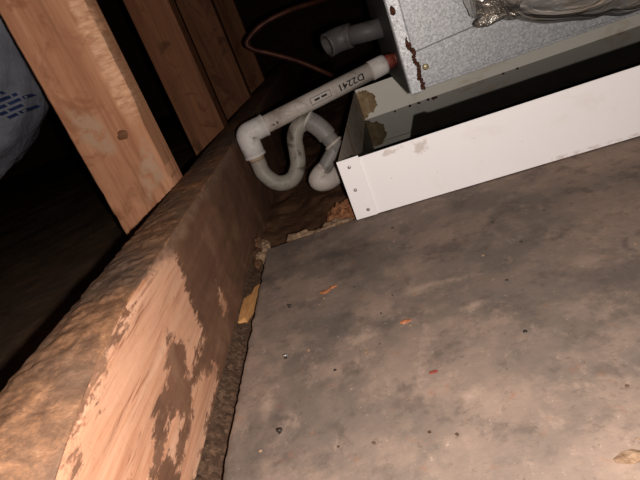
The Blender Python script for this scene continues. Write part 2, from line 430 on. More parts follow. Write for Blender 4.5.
# rest of the deck, beyond the frame, and the board that carries the pan
o = box('floor_board', (0.302, -0.6, -0.019), (0.9, 0, 0), (0, 1.11, 0), (0, 0, 0.019), M['deck'])
tag(o, 'plywood deck board at the right beyond the pan', 'floor', kind='structure')
o = box('floor_board', (DX0, -0.6, -0.019), (DX1 - DX0, 0, 0), (0, 0.638, 0), (0, 0, 0.019), M['deck'])
tag(o, 'plywood deck board nearest the camera', 'floor', kind='structure')
o = box('floor_board', (0.036, 0.516, -0.019), (1.166, 0, 0), (0, 0.5, 0), (0, 0, 0.019), M['deck'])
tag(o, 'plywood deck board underneath the white pan', 'floor', kind='structure')

# ------------------------------------------------------------------ structure: roof, back wall
o = mesh_obj('ceiling', [(-3, -1, 1.5), (3, -1, 1.5), (3, 3.2, 1.1), (-3, 3.2, 1.1), (-3, -1, 1.52), (3, -1, 1.52), (3, 3.2, 1.12), (-3, 3.2, 1.12)],
             [(0, 1, 2, 3), (4, 5, 6, 7), (0, 1, 5, 4), (1, 2, 6, 5), (2, 3, 7, 6), (3, 0, 4, 7)], M['roof'])
tag(o, 'dark wooden roof sheathing above the attic', 'ceiling', kind='structure')
tag(box('wall_back', (-3, 3.2, -0.3), (6, 0, 0), (0, 0.03, 0), (0, 0, 1.5), M['roof']), 'dark wooden wall far behind the studs', 'wall', kind='structure')

# ------------------------------------------------------------------ insulation beds
def bed(name, x0, x1, y0, y1, zf, nu, nv, m, label):
    V, F = grid_vf(nu, nv, lambda a, b: Vector((x0 + (x1 - x0) * a, y0 + (y1 - y0) * b ** 1.6, zf(x0 + (x1 - x0) * a, y0 + (y1 - y0) * b ** 1.6))))
    return tag(mesh_obj(name, V, F, m, smooth=True), label, 'insulation', kind='stuff')
bed('insulation_bed', -3.0, -0.197, -0.3, 3.15, lambda x, y: 0.022 + 0.012 * fbm(x, y, 5, 9, 4) - 0.03 * max(0, min(1, (x + 0.26) / 0.06)), 120, 120, M['insul_dark'],
    'dark insulation in the bay left of the wooden beam')
bed('insulation_bed', -0.149, 0.034, 0.515, 3.15, lambda x, y: -0.018 + 0.012 * fbm(x, y, 2, 22, 3), 60, 160, M['insul'],
    'brown dusty insulation under the looped drain trap')

# ------------------------------------------------------------------ beam
BX, BXB, BZ = -0.150, -0.197, 0.100
beam = thing('wooden_beam', 'dirty wooden beam with pale worn patches running along the deck', 'beam', (-0.173, 0.8, -0.06))
def wane(y):
    t = max(0.0, min(1.0, (0.27 - y) / 0.13)); return 0.020 * t * t
ys = np.concatenate([np.linspace(-0.25, 0.10, 20)[:-1], np.arange(0.10, 0.72, 0.0017), np.linspace(0.72, 2.4, 120)])
nz_ = 84
V = []; F = []
for y in ys:
    zt = BZ - wane(y)
    for k in range(nz_ + 1):
        b = k / nz_; z = -0.06 + (zt + 0.06) * b
        x = BX + 0.0007 * nz(y * 6, z * 60, 1) + 0.0005 * nz(y * 20, z * 250, 4)
        if b > 0.95: x -= 0.003 * ((b - 0.95) / 0.05) ** 2
        V.append(Vector((x, y, z)))
    V.append(Vector((BXB + 0.001, y, BZ - 0.006))); V.append(Vector((BXB + 0.001, y, -0.06)))
W = nz_ + 3
for j in range(len(ys) - 1):
    for k in range(W): F.append((j * W + k, j * W + (k + 1) % W, (j + 1) * W + (k + 1) % W, (j + 1) * W + k))
F.append(tuple(range(W))); F.append(tuple((len(ys) - 1) * W + k for k in range(W)))
board = mesh_obj('board', V, F, M['beam'], beam); autosmooth(board, 50)
# worn patches in (y, z) on the beam's face
RAY = lambda q: AX @ np.array([q[0] - 320, q[1] - 240, 501.4])
def onface(q):
    d = RAY(q); k = BX / d[0]; return (d[1] * k, 0.20 + d[2] * k)
patches = [[(163, 243), (178, 256), (184, 278), (193, 307), (202, 333), (200, 353), (188, 377), (186, 357), (180, 343), (169, 337), (169, 349), (167, 373),
            (157, 413), (154, 448), (150, 490), (30, 520), (62, 480), (75, 440), (105, 350), (128, 300)],
           [(177, 405), (182, 417), (180, 440), (175, 464), (165, 460), (161, 444), (169, 420)],
           [(214, 359), (219, 369), (211, 420), (198, 472), (190, 500), (170, 500), (179, 460), (188, 436), (192, 405), (190, 385), (196, 375), (206, 371)],
           [(217, 283), (224, 296), (229, 312), (224, 314), (218, 300)]]
PW = np.array([(v.y, v.z) for v in V]); wear = np.full(len(V), -1.0)
for p in patches: wear = np.maximum(wear, poly_mask(PW, [onface(q) for q in p], 0.010))
faceflag = np.array([v.x > BX - 0.004 for v in V]); wear[~faceflag] = -1.0
add_attr(board, 'wear', wear)
dz_ = np.array([v.z - (BZ - wane(v.y)) for v in V])
add_attr(board, 'dusty', np.clip(1 + dz_ / 0.022, 0, 1) * np.clip((PW[:, 0] - 0.22) / 0.12, 0.25, 1))
sk = np.clip((0.30 - PW[:, 0]) / 0.08, 0, 1) * np.clip((PW[:, 1] - 0.02) / 0.03, 0, 1) * 0.8 + 0.3 * np.clip((PW[:, 1] - 0.06) / 0.02, 0, 1)
add_attr(board, 'streak', np.clip(sk, 0, 1))
# crust of dust lying on the top edge
cy = np.concatenate([np.linspace(-0.25, 0.08, 24)[:-1], np.arange(0.08, 0.75, 0.0022), np.linspace(0.75, 2.4, 130)])
nc = 26; V = []; F = []
for y in cy:
    wv = wane(y); near = max(0.25, min(1, (0.75 - y) / 0.4))
    x0 = BX - 0.0015 - wv * 0.05; x1 = BXB + 0.0030 * nz(y, 0, 7, 45) * near + 0.0022 * nz(y, 0, 1, 130) * near
    for k in range(nc + 1):
        a = k / nc; x = x0 + (x1 - x0) * a
        z = BZ - wv * (1 - a) ** 1.3 * 1.0 + (0.0020 * fbm(x, y, 0, 75, 4) + 0.0012 * max(0, nz(x, y, 4, 150)) + 0.0006 * nz(x, y, 6, 330)) * near * min(1, a * 5) * min(1, (1 - a) * 8 + 0.2)
        z += 0.002 * math.sin(math.pi * a)
        V.append(Vector((x, y, z)))
    V.append(Vector((x1 + 0.001, y, BZ - 0.008))); V.append(Vector((x0 - 0.001, y, BZ - wv - 0.0055)))
W = nc + 3
for j in range(len(cy) - 1):
    for k in range(W): F.append((j * W + k, j * W + (k + 1) % W, (j + 1) * W + (k + 1) % W, (j + 1) * W + k))
F.append(tuple(range(W))); F.append(tuple((len(cy) - 1) * W + k for k in range(W)))
o = mesh_obj('dust_crust', V, F, M['dust'], beam); autosmooth(o, 60); o['label'] = 'lumpy brown dust crusted on the top edge'

# debris packed in the gap between beam and deck
V, F = grid_vf(16, 300, lambda a, b: Vector((BX - 0.001 + 0.0225 * a, -0.2 + 0.715 * b,
      -0.0045 - 0.018 * a - 0.010 * max(0, a - 0.8) * 5 + 0.0022 * fbm(a * .024, b * .7, 3, 160, 3) + 0.0014 * max(0, nz(a * .024, b * .7, 1, 420)))))
tag(mesh_obj('debris_strip', V, F, M['gap'], smooth=True), 'gritty brown debris packed in gap between beam and deck', 'debris', kind='stuff')

# ------------------------------------------------------------------ studs
def stud(y, xr, wd, h, m, label, rough_edge=False, seed=0, bark=0.0):
    x0 = xr - wd; th = 0.038; z0 = 0.0
    root = thing('wall_stud', label, 'stud', (xr - wd / 2, y + th / 2, z0), 'studs standing behind the beam')
    nx = 46 if rough_edge else 14; nzz = 320 if rough_edge else 90
    TORN = []
    def front(a, b):
        x = x0 + wd * a; z = z0 + (h - z0) * b; yy = y
        if rough_edge:
            e = (a - 0.80 - 0.10 * nz(z, 3, seed, 22) - 0.05 * nz(z, 3, seed, 90)) / 0.20; e = max(0.0, min(1, e * 1.3))
            fade = max(0, min(1, (z - 0.17) / 0.03))
            rip = abs(nz(x * 30 + z * 40, z * 190, seed)) + 0.6 * abs(nz(x * 90, z * 420, seed + 5))
            yy += fade * (0.007 * e * e + 0.0065 * rip * min(1, e * 3) * (1 - 0.4 * e))
            tv = fade * min(1, e * 4); TORN.append(tv)
            ft = max(0, min(1, (0.15 - z) / 0.05)); yy += ft * 0.004 * (fbm(x, z, seed + 2, 70, 3) + 0.4)
            if a == 0.0: x += 0.0008 * nz(z, 1, seed, 90)
        else:
            yy += 0.0008 * fbm(x, z, seed, 60, 2)
        if a == 1.0: yy += 0.0015; x -= 0.0005
        if a == 0.0: yy += 0.0015
        return Vector((x, yy, z))
    V, F = grid_vf(nx, nzz, front); W = nx + 1; n = len(V)
    for j in range(nzz + 1):
        z = z0 + (h - z0) * j / nzz
        V.append(Vector((xr, y + th, z))); V.append(Vector((x0, y + th, z)))
    for j in range(nzz):
        r0, r1 = j * W + nx, (j + 1) * W + nx; l0, l1 = j * W, (j + 1) * W; b0, b1 = n + 2 * j, n + 2 * j + 2
        F += [(r0, b0, b1, r1), (b0, b0 + 1, b1 + 1, b1), (b0 + 1, l0, l1, b1 + 1)]
    o = mesh_obj('post', V, F, m, root); autosmooth(o, 35)
    if rough_edge:
        add_attr(o, 'torn', TORN + [0.0] * (len(V) - len(TORN)))
        PP = np.array([(v.x, v.z) for v in V])
        add_attr(o, 'scrape', np.clip(np.maximum(poly_mask(PP, [(-0.272, 0.215), (-0.250, 0.208), (-0.238, 0.190), (-0.236, 0.155), (-0.252, 0.148), (-0.274, 0.175)], 0.008), poly_mask(PP, [(-0.212, 0.16), (-0.203, 0.165), (-0.203, 0.11), (-0.225, 0.10), (-0.24, 0.08), (-0.235, 0.12)], 0.006)), 0, 1))
    return root
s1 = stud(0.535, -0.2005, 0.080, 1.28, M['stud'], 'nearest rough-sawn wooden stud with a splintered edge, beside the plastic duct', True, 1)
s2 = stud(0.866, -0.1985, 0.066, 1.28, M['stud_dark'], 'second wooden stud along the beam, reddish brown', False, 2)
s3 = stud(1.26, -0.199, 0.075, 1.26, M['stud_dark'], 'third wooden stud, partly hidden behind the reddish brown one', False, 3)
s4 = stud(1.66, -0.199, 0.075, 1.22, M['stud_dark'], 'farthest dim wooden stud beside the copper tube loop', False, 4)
# knot and pale scraped patch on the nearest stud
V, F = rock((-0.2265, 0.5355, 0.168), 0.0055, 3, (1.2, 0.25, 1.0), 0.5, 3)
mesh_obj('knot', V, F, wood_mat('knot_wood', (70, 42, 28), (110, 70, 46), (150, 104, 74), 0), s1, True)

# ------------------------------------------------------------------ drain pan
def slab_vf(pts, v0, v1):
    V = [pan(u, v0, z) for u, z in pts] + [pan(u, v1, z) for u, z in pts]; n = len(pts)
    return V, [tuple(range(n)), tuple(range(2 * n - 1, n - 1, -1))] + [(i, (i + 1) % n, n + (i + 1) % n, n + i) for i in range(n)]
PH = 0.067; PT = 0.0012; PL_, PD = 0.95, 0.457
dp = thing('drain_pan', 'long white metal drain pan under the galvanised air handler', 'pan', pan(PL_ / 2, PD / 2, 0.001))
Z0 = 0.0012
nU, nZ = 240, 24
def fw(a, b):
    return pan(a * PL_, 0.0009 * nz(a * 9, b * 0.7, 2), Z0 + b * (PH - 0.002))
V, F = grid_vf(nU, nZ, fw); n = len(V)
V += [v + PV * PT for v in V]; F += [tuple(i + n for i in reversed(f)) for f in F]
for i in range(nU): F += [(nZ * (nU + 1) + i, nZ * (nU + 1) + i + 1, n + nZ * (nU + 1) + i + 1, n + nZ * (nU + 1) + i), (i, i + 1, n + i + 1, n + i)]
o = mesh_obj('front_wall', V, F, M['pan'], dp); autosmooth(o, 50)
UZ = np.array([((v - PO).dot(PU), v.z) for v in V])
add_attr(o, 'smudge', np.maximum.reduce([poly_mask(UZ, [(0.074, 0.066), (0.098, 0.068), (0.094, 0.05), (0.08, 0.048)], 0.012),
         poly_mask(UZ, [(0.045, 0.064), (0.07, 0.066), (0.07, 0.059), (0.045, 0.057)], 0.006), poly_mask(UZ, [(0.2, 0.006), (0.9, 0.006), (0.9, 0), (0.2, 0)], 0.006)]))
box('side_wall', pan(0, PT, Z0), PU * PT, PV * (PD - PT), PZ * (PH - 0.001), M['pan_side'], dp)
box('side_wall', pan(PL_ - PT, PT, Z0), PU * PT, PV * (PD - PT), PZ * (PH - 0.001), M['pan_side'], dp)
box('back_wall', pan(0, PD, Z0), PU * PL_, PV * PT, PZ * (PH - 0.001), M['pan_in'], dp)
box('pan_bottom', pan(PT, PT, Z0 - 0.0002), PU * (PL_ - 2 * PT), PV * (PD - PT), PZ * 0.001, M['sediment'], dp)
tab = box('corner_tab', pan(-0.0008, -0.0022, Z0), PU * 0.0235, PV * 0.0016, PZ * (PH + 0.0006), M['pan'], dp, 0.0004)
add_attr(tab, 'smudge', [-1.0] * len(tab.data.vertices))
for (u, z) in ((0.0105, 0.060), (0.0085, 0.0345), (0.0145, 0.0095)):
    V, F = tube_vf([pan(u, -0.0018, z), pan(u, -0.0030, z), pan(u, -0.0034, z)], lambda q: 0.0019 if q < 0.6 else 0.0012, 12)
    mesh_obj('rivet', V, F, M['rivet'], tab, True)
# hem folded along the top of the back wall
box('back_hem', pan(0, PD - 0.0028, Z0 + PH - 0.010), PU * PL_, PV * 0.0026, PZ * 0.0095, M['pan_in'], dp, 0.0005)
# rusty grime caked in the far corner
ol = [(0.0015, 0.062), (0.010, 0.0635), (0.020, 0.061), (0.024, 0.055), (0.030, 0.052), (0.033, 0.045), (0.030, 0.038), (0.033, 0.030), (0.027, 0.026), (0.022, 0.018), (0.014, 0.020), (0.009, 0.012), (0.0015, 0.011)]
ol2 = []
for k in range(len(ol)):
    a = Vector(ol[k]); b = Vector(ol[(k + 1) % len(ol)])
    for q in range(4):
        p = a.lerp(b, q / 4); jg = 0.0016 if 0 < k < len(ol) - 1 else 0
        ol2.append((p.x + jg * random.uniform(-1, 1), p.y + jg * random.uniform(-1, 1)))
V, F = slab_vf(ol2, PD - 0.0040, PD - 0.0002)
o = mesh_obj('corner_grime', V, F, M['grime'], dp); o['label'] = 'brown crusted sealant in the far corner'
o = mesh_obj('pan_water', *box_vf(pan(PT + 0.0004, PT + 0.0012, 0.0024), PU * (PL_ - 2 * PT - 0.0008), PV * (PD - PT - 0.0016), PZ * 0.0066), M['water'])
tag(o, 'dark still water lying in the white drain pan', 'water', kind='stuff')
# crumbs floating along the back
for i in range(9):
    u = 0.05 + 0.09 * random.random() + (0.2 if i > 6 else 0); v = PD - 0.006 - 0.012 * random.random()
    V, F = rock(pan(u, v, 0.0098), 0.0016 + 0.0014 * random.random(), i, (1.3, 1, 0.7), 0.5, 1)
    tag(mesh_obj('rust_flake', V, F, M['rust'], None, True), 'small rust flake floating on the pan water', 'flake', 'rust flakes on the pan water')

# ------------------------------------------------------------------ air handler
CV, CU, CB, CH = 0.150, 0.0935, 0.0845, 0.62
ah = thing('air_handler', 'galvanised metal air handler cabinet with rusted corner, standing in the drain pan', 'air handler', pan(0.5, 0.3, 0.02))
CUB = 0.068           # the rear of the end panel stands a little further out than its front
for u in (0.55, 0.86): box('support_rail', pan(u, -0.004, PH + 0.0012), PU * 0.03, PV * 0.47, PZ * (CB - PH - 0.0012), M['galv_end'], ah, 0.001)
body_v = [pan(CU + 0.002, CV + 0.002, CB), pan(0.92, CV + 0.002, CB), pan(0.92, 0.43, CB), pan(CUB + 0.002, 0.43, CB)]
V = body_v + [v + PZ * CH for v in body_v]
mesh_obj('casing', V, [(0, 1, 2, 3), (4, 5, 6, 7), (0, 1, 5, 4), (1, 2, 6, 5), (2, 3, 7, 6), (3, 0, 4, 7)], M['galv_end'], ah)
# front panels with a tilted joint between them, a return flange at the foot
lower = slab_vf([(CU + 0.014, CB), (0.92, CB - 0.001), (0.92, 0.133), (0.20, 0.133), (CU + 0.014, 0.1275)], CV, CV + 0.0022)
o = mesh_obj('lower_panel', *lower, M['galv'], ah)
upper = slab_vf([(CU + 0.014, 0.1292), (0.20, 0.1348), (0.92, 0.1348), (0.92, CB + CH), (CU + 0.014, CB + CH)], CV - 0.0014, CV + 0.0022)
o = mesh_obj('upper_panel', *upper, M['galv'], ah)
box('panel_lip', pan(CU + 0.0145, CV - 0.0026, CB - 0.001), PU * 0.8, PV * 0.0024, PZ * 0.0035, M['galv'], ah, 0.0006)
box('corner_post', pan(CU - 0.002, CV - 0.0035, CB - 0.004), PU * 0.0165, PV * 0.006, PZ * (CH + 0.003), M['galv_post'], ah, 0.0018)
end = [pan(CU - 0.001, CV + 0.003, CB - 0.002), pan(CUB, 0.43, CB - 0.002), pan(CUB, 0.43, CB + CH), pan(CU - 0.001, CV + 0.003, CB + CH)]
off = PU * -0.0015
mesh_obj('end_panel', end + [v + off for v in end], [(0, 1, 2, 3), (7, 6, 5, 4), (0, 1, 5, 4), (1, 2, 6, 5), (2, 3, 7, 6), (3, 0, 4, 7)], M['galv_end'], ah)
# rust blooming along the post joint
V = []; F = []
for i in range(70):
    z = 0.087 + 0.058 * (i / 69) + 0.003 * random.uniform(-1, 1); u = CU + 0.0135 + 0.0016 * random.uniform(-1, 1) + 0.0012 * math.sin(z * 300) - (0.002 if z > 0.13 else 0)
    v_, f_ = rock(pan(u, CV - 0.0032, z), 0.0012 + 0.0016 * random.random(), i, (1, 0.45, 1.3), 0.6, 1); n = len(V); V += v_; F += [[k + n for k in f] for f in f_]
o = mesh_obj('rust_scale', V, F, M['rust'], ah, True); o['kind'] = 'stuff'; o['label'] = 'flaking red-brown rust along the corner joint'
V, F = rock(pan(CU + 0.004, CV - 0.0036, 0.181), 0.0055, 9, (0.6, 0.25, 1.1), 0.7, 2); mesh_obj('rust_patch', V, F, M['rust'], ah, True)
for (u, z) in ((CU + 0.0235, 0.1075),):
    V, F = tube_vf([pan(u, CV, z), pan(u, CV - 0.0016, z), pan(u, CV - 0.0024, z)], lambda q: 0.0038 if q < 0.6 else 0.0024, 14)
    sc_ = mesh_obj('screw', V, F, M['screw'], ah, True)
    box('screw_slot', pan(u - 0.0022, CV - 0.0027, z - 0.0004), PU * 0.0044, PV * 0.0004, PZ * 0.0008, M['nail'], sc_)

# ------------------------------------------------------------------ foil wrapped duct in front of the cabinet
fd = thing('foil_wrapped_duct', 'crumpled silver foil duct with taped end against the air handler front', 'duct', pan(0.45, 0.075, 0.18))
FR = 0.068
def fcoord(s, th):
    base = 1.0 if s > 0.07 else (0.62 + 0.38 * math.sin(min(1, s / 0.07) * math.pi / 2))
    r = FR * base * (1 + 0.05 * nz(s * 22, math.cos(th) * 1.3, math.sin(th) * 1.3) + 0.07 * abs(nz(s * 14 + th * 0.9, math.sin(th), 3)) - 0.05 * max(0, math.cos(s * 62)) ** 6)
    ax = pan(0.186 + s, 0.067, 0.1930 - 0.028 * min(1, s / 0.16))
    return ax + PV * math.cos(th) * r + PZ * math.sin(th) * r
nS, nT = 150, 72; V = []; F = []
for i in range(nS + 1):
    for k in range(nT): V.append(fcoord(0.6 * i / nS, 2 * math.pi * k / nT))
for i in range(nS):
    for k in range(nT): F.append((i * nT + k, i * nT + (k + 1) % nT, (i + 1) * nT + (k + 1) % nT, (i + 1) * nT + k))
F.append(tuple(range(nT))); F.append(tuple(nS * nT + k for k in range(nT)))
mesh_obj('foil_jacket', V, F, M['foil'], fd, True)
# taped, bunched end
V, F = grid_vf(46, 72, lambda a, b: Vector((0, 0, 0)))
V = []
for j in range(73):
    th = 2 * math.pi * j / 72
    for i in range(47):
        s = -0.016 + 0.055 * i / 46
        r = FR * (0.66 + 0.36 * min(1, max(0, s + 0.016) / 0.06)) * (1 + 0.12 * fbm(s * 20, math.cos(th) * 1.5, math.sin(th) * 1.5, 1.6, 3) + 0.05 * nz(s * 80, math.cos(th) * 5, math.sin(th) * 5)) + 0.003
        V.append(pan(0.186 + s, 0.070, 0.1965) + PV * math.cos(th) * r + PZ * math.sin(th) * r)
F.append(tuple(j * 47 for j in range(72)))
mesh_obj('foil_tape', V, F, M['tape'], fd, True)
V, F = rock(pan(0.183, 0.050, 0.1440), 0.011, 4, (1.5, 0.7, 0.5), 0.5, 3); mesh_obj('tape_flap', V, F, M['tape'], fd, True)

# ------------------------------------------------------------------ drain line with trap
dl = thing('drain_line', 'white plastic drain pipe with looped trap beside the drain pan', 'pipe', (-0.06, 0.66, 0.0))
E0 = Vector((-0.1275, 0.655, 0.106)); E1 = Vector((0.073, 0.700, 0.1215)); AXD = (E1 - E0).normalized()
R0 = 0.0118
tube('straight_pipe', [E0 + AXD * 0.014, E0 + AXD * 0.09, E1 - AXD * 0.002], R0, M['pvc'], dl, 32)
# adapter and red fitting into the cabinet
tube('pipe_adapter', [E1 - AXD * 0.022, E1 - AXD * 0.004, E1], lambda q: 0.0128, M['pvc_fit'], dl, 28, inner=0.0100)
tube('red_nipple', [E1 - AXD * 0.004, E1 + AXD * 0.012], 0.0098, M['red'], dl, 20)
tube('red_nipple', [E1 + AXD * 0.010, E1 + AXD * 0.020], 0.0075, M['red'], dl, 20)
# elbow
DN = Vector((0.02, -0.02, -1)).normalized()
pth = [E0 + AXD * 0.027, E0 + AXD * 0.017]
for k in range(7):
    a = k / 6 * math.pi / 2; rb = 0.0045
    pth.append(E0 + AXD * rb + DN * rb - (AXD * math.sin(a) + DN * math.cos(a)) * rb)
pth += [E0 + DN * 0.017, E0 + DN * 0.030]
el = tube('elbow', pth, 0.0142, M['pvc_fit'], dl, 28)
tube('elbow_rim', [E0 + AXD * 0.0255, E0 + AXD * 0.0285], 0.0147, M['pvc_fit'], el, 28)
tube('elbow_rim', [E0 + DN * 0.028, E0 + DN * 0.031], 0.0147, M['pvc_fit'], el, 28)
# u bend
P0 = E0 + DN * 0.022
up = catmull([P0, E0 + DN * 0.04, Vector((-0.1255, 0.653, 0.050)), Vector((-0.1130, 0.650, 0.0325)), Vector((-0.0935, 0.650, 0.0300)), Vector((-0.0790, 0.652, 0.0440)),
              Vector((-0.0735, 0.655, 0.0630)), Vector((-0.0700, 0.657, 0.0790)), Vector((-0.0600, 0.659, 0.0910)), Vector((-0.0440, 0.659, 0.0930))], 7)
tube('u_bend', up, 0.0105, M['pvc_grey'], dl, 28)
tube('primer_ring', [E0 + DN * 0.0305, E0 + DN * 0.0365], 0.0108, M['glue'], dl, 28)
# second fitting: bend over the top and down
C0 = Vector((-0.0475, 0.6590, 0.0955)); C1 = Vector((-0.0390, 0.6570, 0.0870)); C2 = Vector((-0.0320, 0.6540, 0.0760)); C3 = Vector((-0.0285, 0.6520, 0.0670))
k2 = tube('top_elbow', catmull([C0, C1, C2, C3], 7), 0.0126, M['pvc_mid'], dl, 28)
ex = (C1 - C0).normalized()
tube('elbow_rim', [C0 - ex * 0.0004, C0 + ex * 0.0028], 0.0134, M['pvc'], k2, 28, inner=0.0106)
dn2 = (C3 - C2).normalized()
tube('down_pipe', [C3 - dn2 * 0.004, C3 + dn2 * 0.022], 0.0106, M['pvc_mid'], dl, 28)
D0 = C3 + dn2 * 0.012
tube('reducer_neck', catmull([D0 + dn2 * 0.002, D0 + Vector((-0.0045, -0.002, -0.010)), Vector((-0.0420, 0.6440, 0.0350)), Vector((-0.0490, 0.6420, 0.0270))], 6), 0.0098, M['pvc_mid'], dl, 24)
k3 = tube('lower_elbow', catmull([Vector((-0.0440, 0.6440, 0.0330)), Vector((-0.0535, 0.6420, 0.0270)), Vector((-0.0590, 0.6400, 0.0195)),
          Vector((-0.0500, 0.6410, 0.0150)), Vector((-0.0350, 0.6520, 0.0155)), Vector((-0.0235, 0.6700, 0.0150))], 8), lambda q: 0.0095 + 0.0038 * min(1, q * 2.5), M['pvc'], dl, 28)
tube('elbow_rim', [D0 - dn2 * -0.001, D0 - dn2 * 0.0022], 0.0128, M['pvc'], k3, 28, inner=0.0106)
tube('outlet_pipe', [Vector((-0.0270, 0.6650, 0.0130)), Vector((-0.0160, 0.72, 0.0135)), Vector((0.0060, 0.88, 0.014)), Vector((0.012, 0.94, 0.014))], 0.0120, M['pvc'], dl, 24)

# print on the pipe
def glyphs(body, size):
    cu = bpy.data.curves.new('print', 'FONT'); cu.body = body; cu.size = size; cu.align_x = 'LEFT'; cu.align_y = 'CENTER'; cu.resolution_u = 3; cu.offset = 0.00022
    ob = bpy.data.objects.new('print', cu); COL.objects.link(ob); bpy.context.view_layer.update()
    me = ob.evaluated_get(bpy.context.evaluated_depsgraph_get()).to_mesh()
    V = [v.co.copy() for v in me.vertices]; F = [tuple(p.vertices) for p in me.polygons]
    bm = bmesh.new(); vs = [bm.verts.new(v) for v in V]
    for f in F:
        try: bm.faces.new([vs[i] for i in f])
        except ValueError: pass
    for k in range(-9, 10):
        bmesh.ops.bisect_plane(bm, geom=list(bm.verts) + list(bm.edges) + list(bm.faces), plane_co=(0, k * 0.0012 + 0.0001, 0), plane_no=(0, 1, 0))
    bm.verts.index_update(); V = [v.co.copy() for v in bm.verts]; F = [tuple(v.index for v in f.verts) for f in bm.faces]; bm.free()
    bpy.data.objects.remove(ob); bpy.data.curves.remove(cu); return V, F
NF = (CAM_LOC - (E0 + E1) / 2); NF = (NF - AXD * NF.dot(AXD)).normalized(); NS = AXD.cross(NF)
if NS.z < 0: NS = -NS                         # NS: up around the pipe
def onpipe(s, arc, lift=0.00035):
    a = arc / R0; return E0 + AXD * s + (NF * math.cos(a) + NS * math.sin(a)) * (R0 + lift)
def rects(rs):
    V = []; F = []
    for (s0, s1, a0, a1) in rs:
        n = max(1, int(abs(a1 - a0) / 0.001)); b = len(V)
        for k in range(n + 1):
            a = a0 + (a1 - a0) * k / n; V.append(onpipe(s0, a)); V.append(onpipe(s1, a))
        F += [(b + 2 * k, b + 2 * k + 1, b + 2 * k + 3, b + 2 * k + 2) for k in range(n)]
    return V, F
gv, gf = glyphs('D2241', 0.0112)
wid = max(v.x for v in gv); S_D = 0.171; sx = 0.036 / wid
o = mesh_obj('pipe_print', [onpipe(S_D - v.x * sx, -0.0012 - v.y) for v in gv], gf, M['ink'], dl); o['label'] = 'upside-down black print D2241'
s0, s1, a0, a1, lw = 0.093, 0.122, -0.0055, 0.0035, 0.0006
o = mesh_obj('pipe_logo', *rects([(s0, s1, a0, a0 + lw), (s0, s1, a1 - lw, a1), (s0, s0 + lw, a0, a1), (s1 - lw, s1, a0, a1),
     (0.0985, 0.1060, -0.0022, 0.0004), (0.1085, 0.1165, -0.0022, 0.0004)]), M['ink'], dl); o['label'] = 'black outlined box print with two bars'
o = mesh_obj('pipe_mark', *rects([(0.036, 0.0385, -0.006, -0.0048), (0.0365, 0.0375, -0.006, -0.003), (0.0415, 0.0445, -0.0058, -0.0046), (0.042, 0.044, -0.0035, -0.0025), (0.0425, 0.0435, -0.006, -0.003)]), M['ink'], dl)
o['label'] = 'two tiny black printed characters'

# second grey pipe coming out of the cabinet end
q0 = pan(0.082, 0.30, 0.160); q1 = pan(0.022, 0.31, 0.1660)
sp = thing('overflow_stub', 'dim grey pipe stub with open end above the drain line', 'pipe', (q1 + q0) / 2)
tube('stub_pipe', [q0, (q0 + q1) / 2, q1], 0.0140, M['pvc_dark'], sp, 24)
ex = (q1 - q0).normalized(); fc = (ex * 0.55 + (CAM_LOC - q1).normalized() * 0.55 + Vector((0, 0, -0.2))).normalized()
tube('open_elbow', catmull([q1 - ex * 0.012, q1, q1 + ex * 0.010 + fc * 0.006, q1 + ex * 0.014 + fc * 0.018], 6), 0.0178, M['pvc_dark'], sp, 26, inner=0.0125)

# copper tube loop
pts = [(0.20, 1.30, 0.245), (0.05, 1.15, 0.236), (-0.033, 1.10, 0.239), (-0.096, 1.09, 0.233), (-0.136, 1.09, 0.214), (-0.128, 1.09, 0.196), (-0.100, 1.09, 0.178),
       (-0.049, 1.10, 0.141), (-0.005, 1.11, 0.10), (0.02, 1.13, 0.075), (0.06, 1.18, 0.06), (0.16, 1.3, 0.06)]
tag(tube('copper_tube', catmull(pts, 10), 0.0052, M['copper'], None, 12), 'thin copper tube curling in the dark behind the pipes', 'tube')

# ------------------------------------------------------------------ flexible duct at left
xd = thing('flexible_duct', 'sagging grey plastic flexible duct with blue print left of nearest stud', 'duct', (-0.50, 0.73, 0.03))
path = catmull([(-0.420, 0.735, 1.15), (-0.430, 0.73, 0.80), (-0.437, 0.72, 0.50), (-0.440, 0.715, 0.40), (-0.455, 0.715, 0.325), (-0.505, 0.72, 0.282), (-0.60, 0.735, 0.262), (-0.80, 0.78, 0.255), (-1.2, 0.86, 0.25), (-1.8, 1.0, 0.25)], 14)
jt = lambda i, th: 0.10 * abs(nz(i * 0.07, math.cos(th) * 4.5, math.sin(th) * 4.5)) + 0.03 * nz(i * 0.5, math.cos(th) * 1.6 + 4, math.sin(th) * 1.6)
VD, FD = tube_vf(path, 0.108, 72, True, None, jt)
mesh_obj('jacket', VD, FD, M['jacket'], xd, True)
from mathutils.bvhtree import BVHTree
bvh = BVHTree.FromPolygons([tuple(v) for v in VD], [tuple(f) for f in FD])
V = []; F = []
for r in range(6):
    z = 0.262 - r * 0.0066
    xx = -0.414 + 0.0015 * r
    L = [0.020, 0.024, 0.028, 0.031, 0.033, 0.036][r]
    x = xx
    while x < xx + L:
        wd = random.uniform(0.006, 0.013)
        strip = []
        for k in range(9):
            for dz in (0.0, 0.0038):
                px_ = x + (min(wd, xx + L - x)) * k / 8; pz_ = z + dz + (px_ - xx) * 0.10
                hit = bvh.ray_cast(Vector((px_, 0.2, pz_)), Vector((0, 1, 0)))
                if hit[0] is None: strip = []; break
                strip.append(hit[0] + Vector((0, -0.0025, 0)))
            if not strip: break
        if len(strip) == 18:
            n = len(V); V += strip; F += [(n + 2 * k, n + 2 * k + 2, n + 2 * k + 3, n + 2 * k + 1) for k in range(8)]
        x += wd + 0.002
if V:
    o = mesh_obj('blue_lettering', V, F, M['blue'], xd); o['label'] = 'rows of faded blue printed lettering'

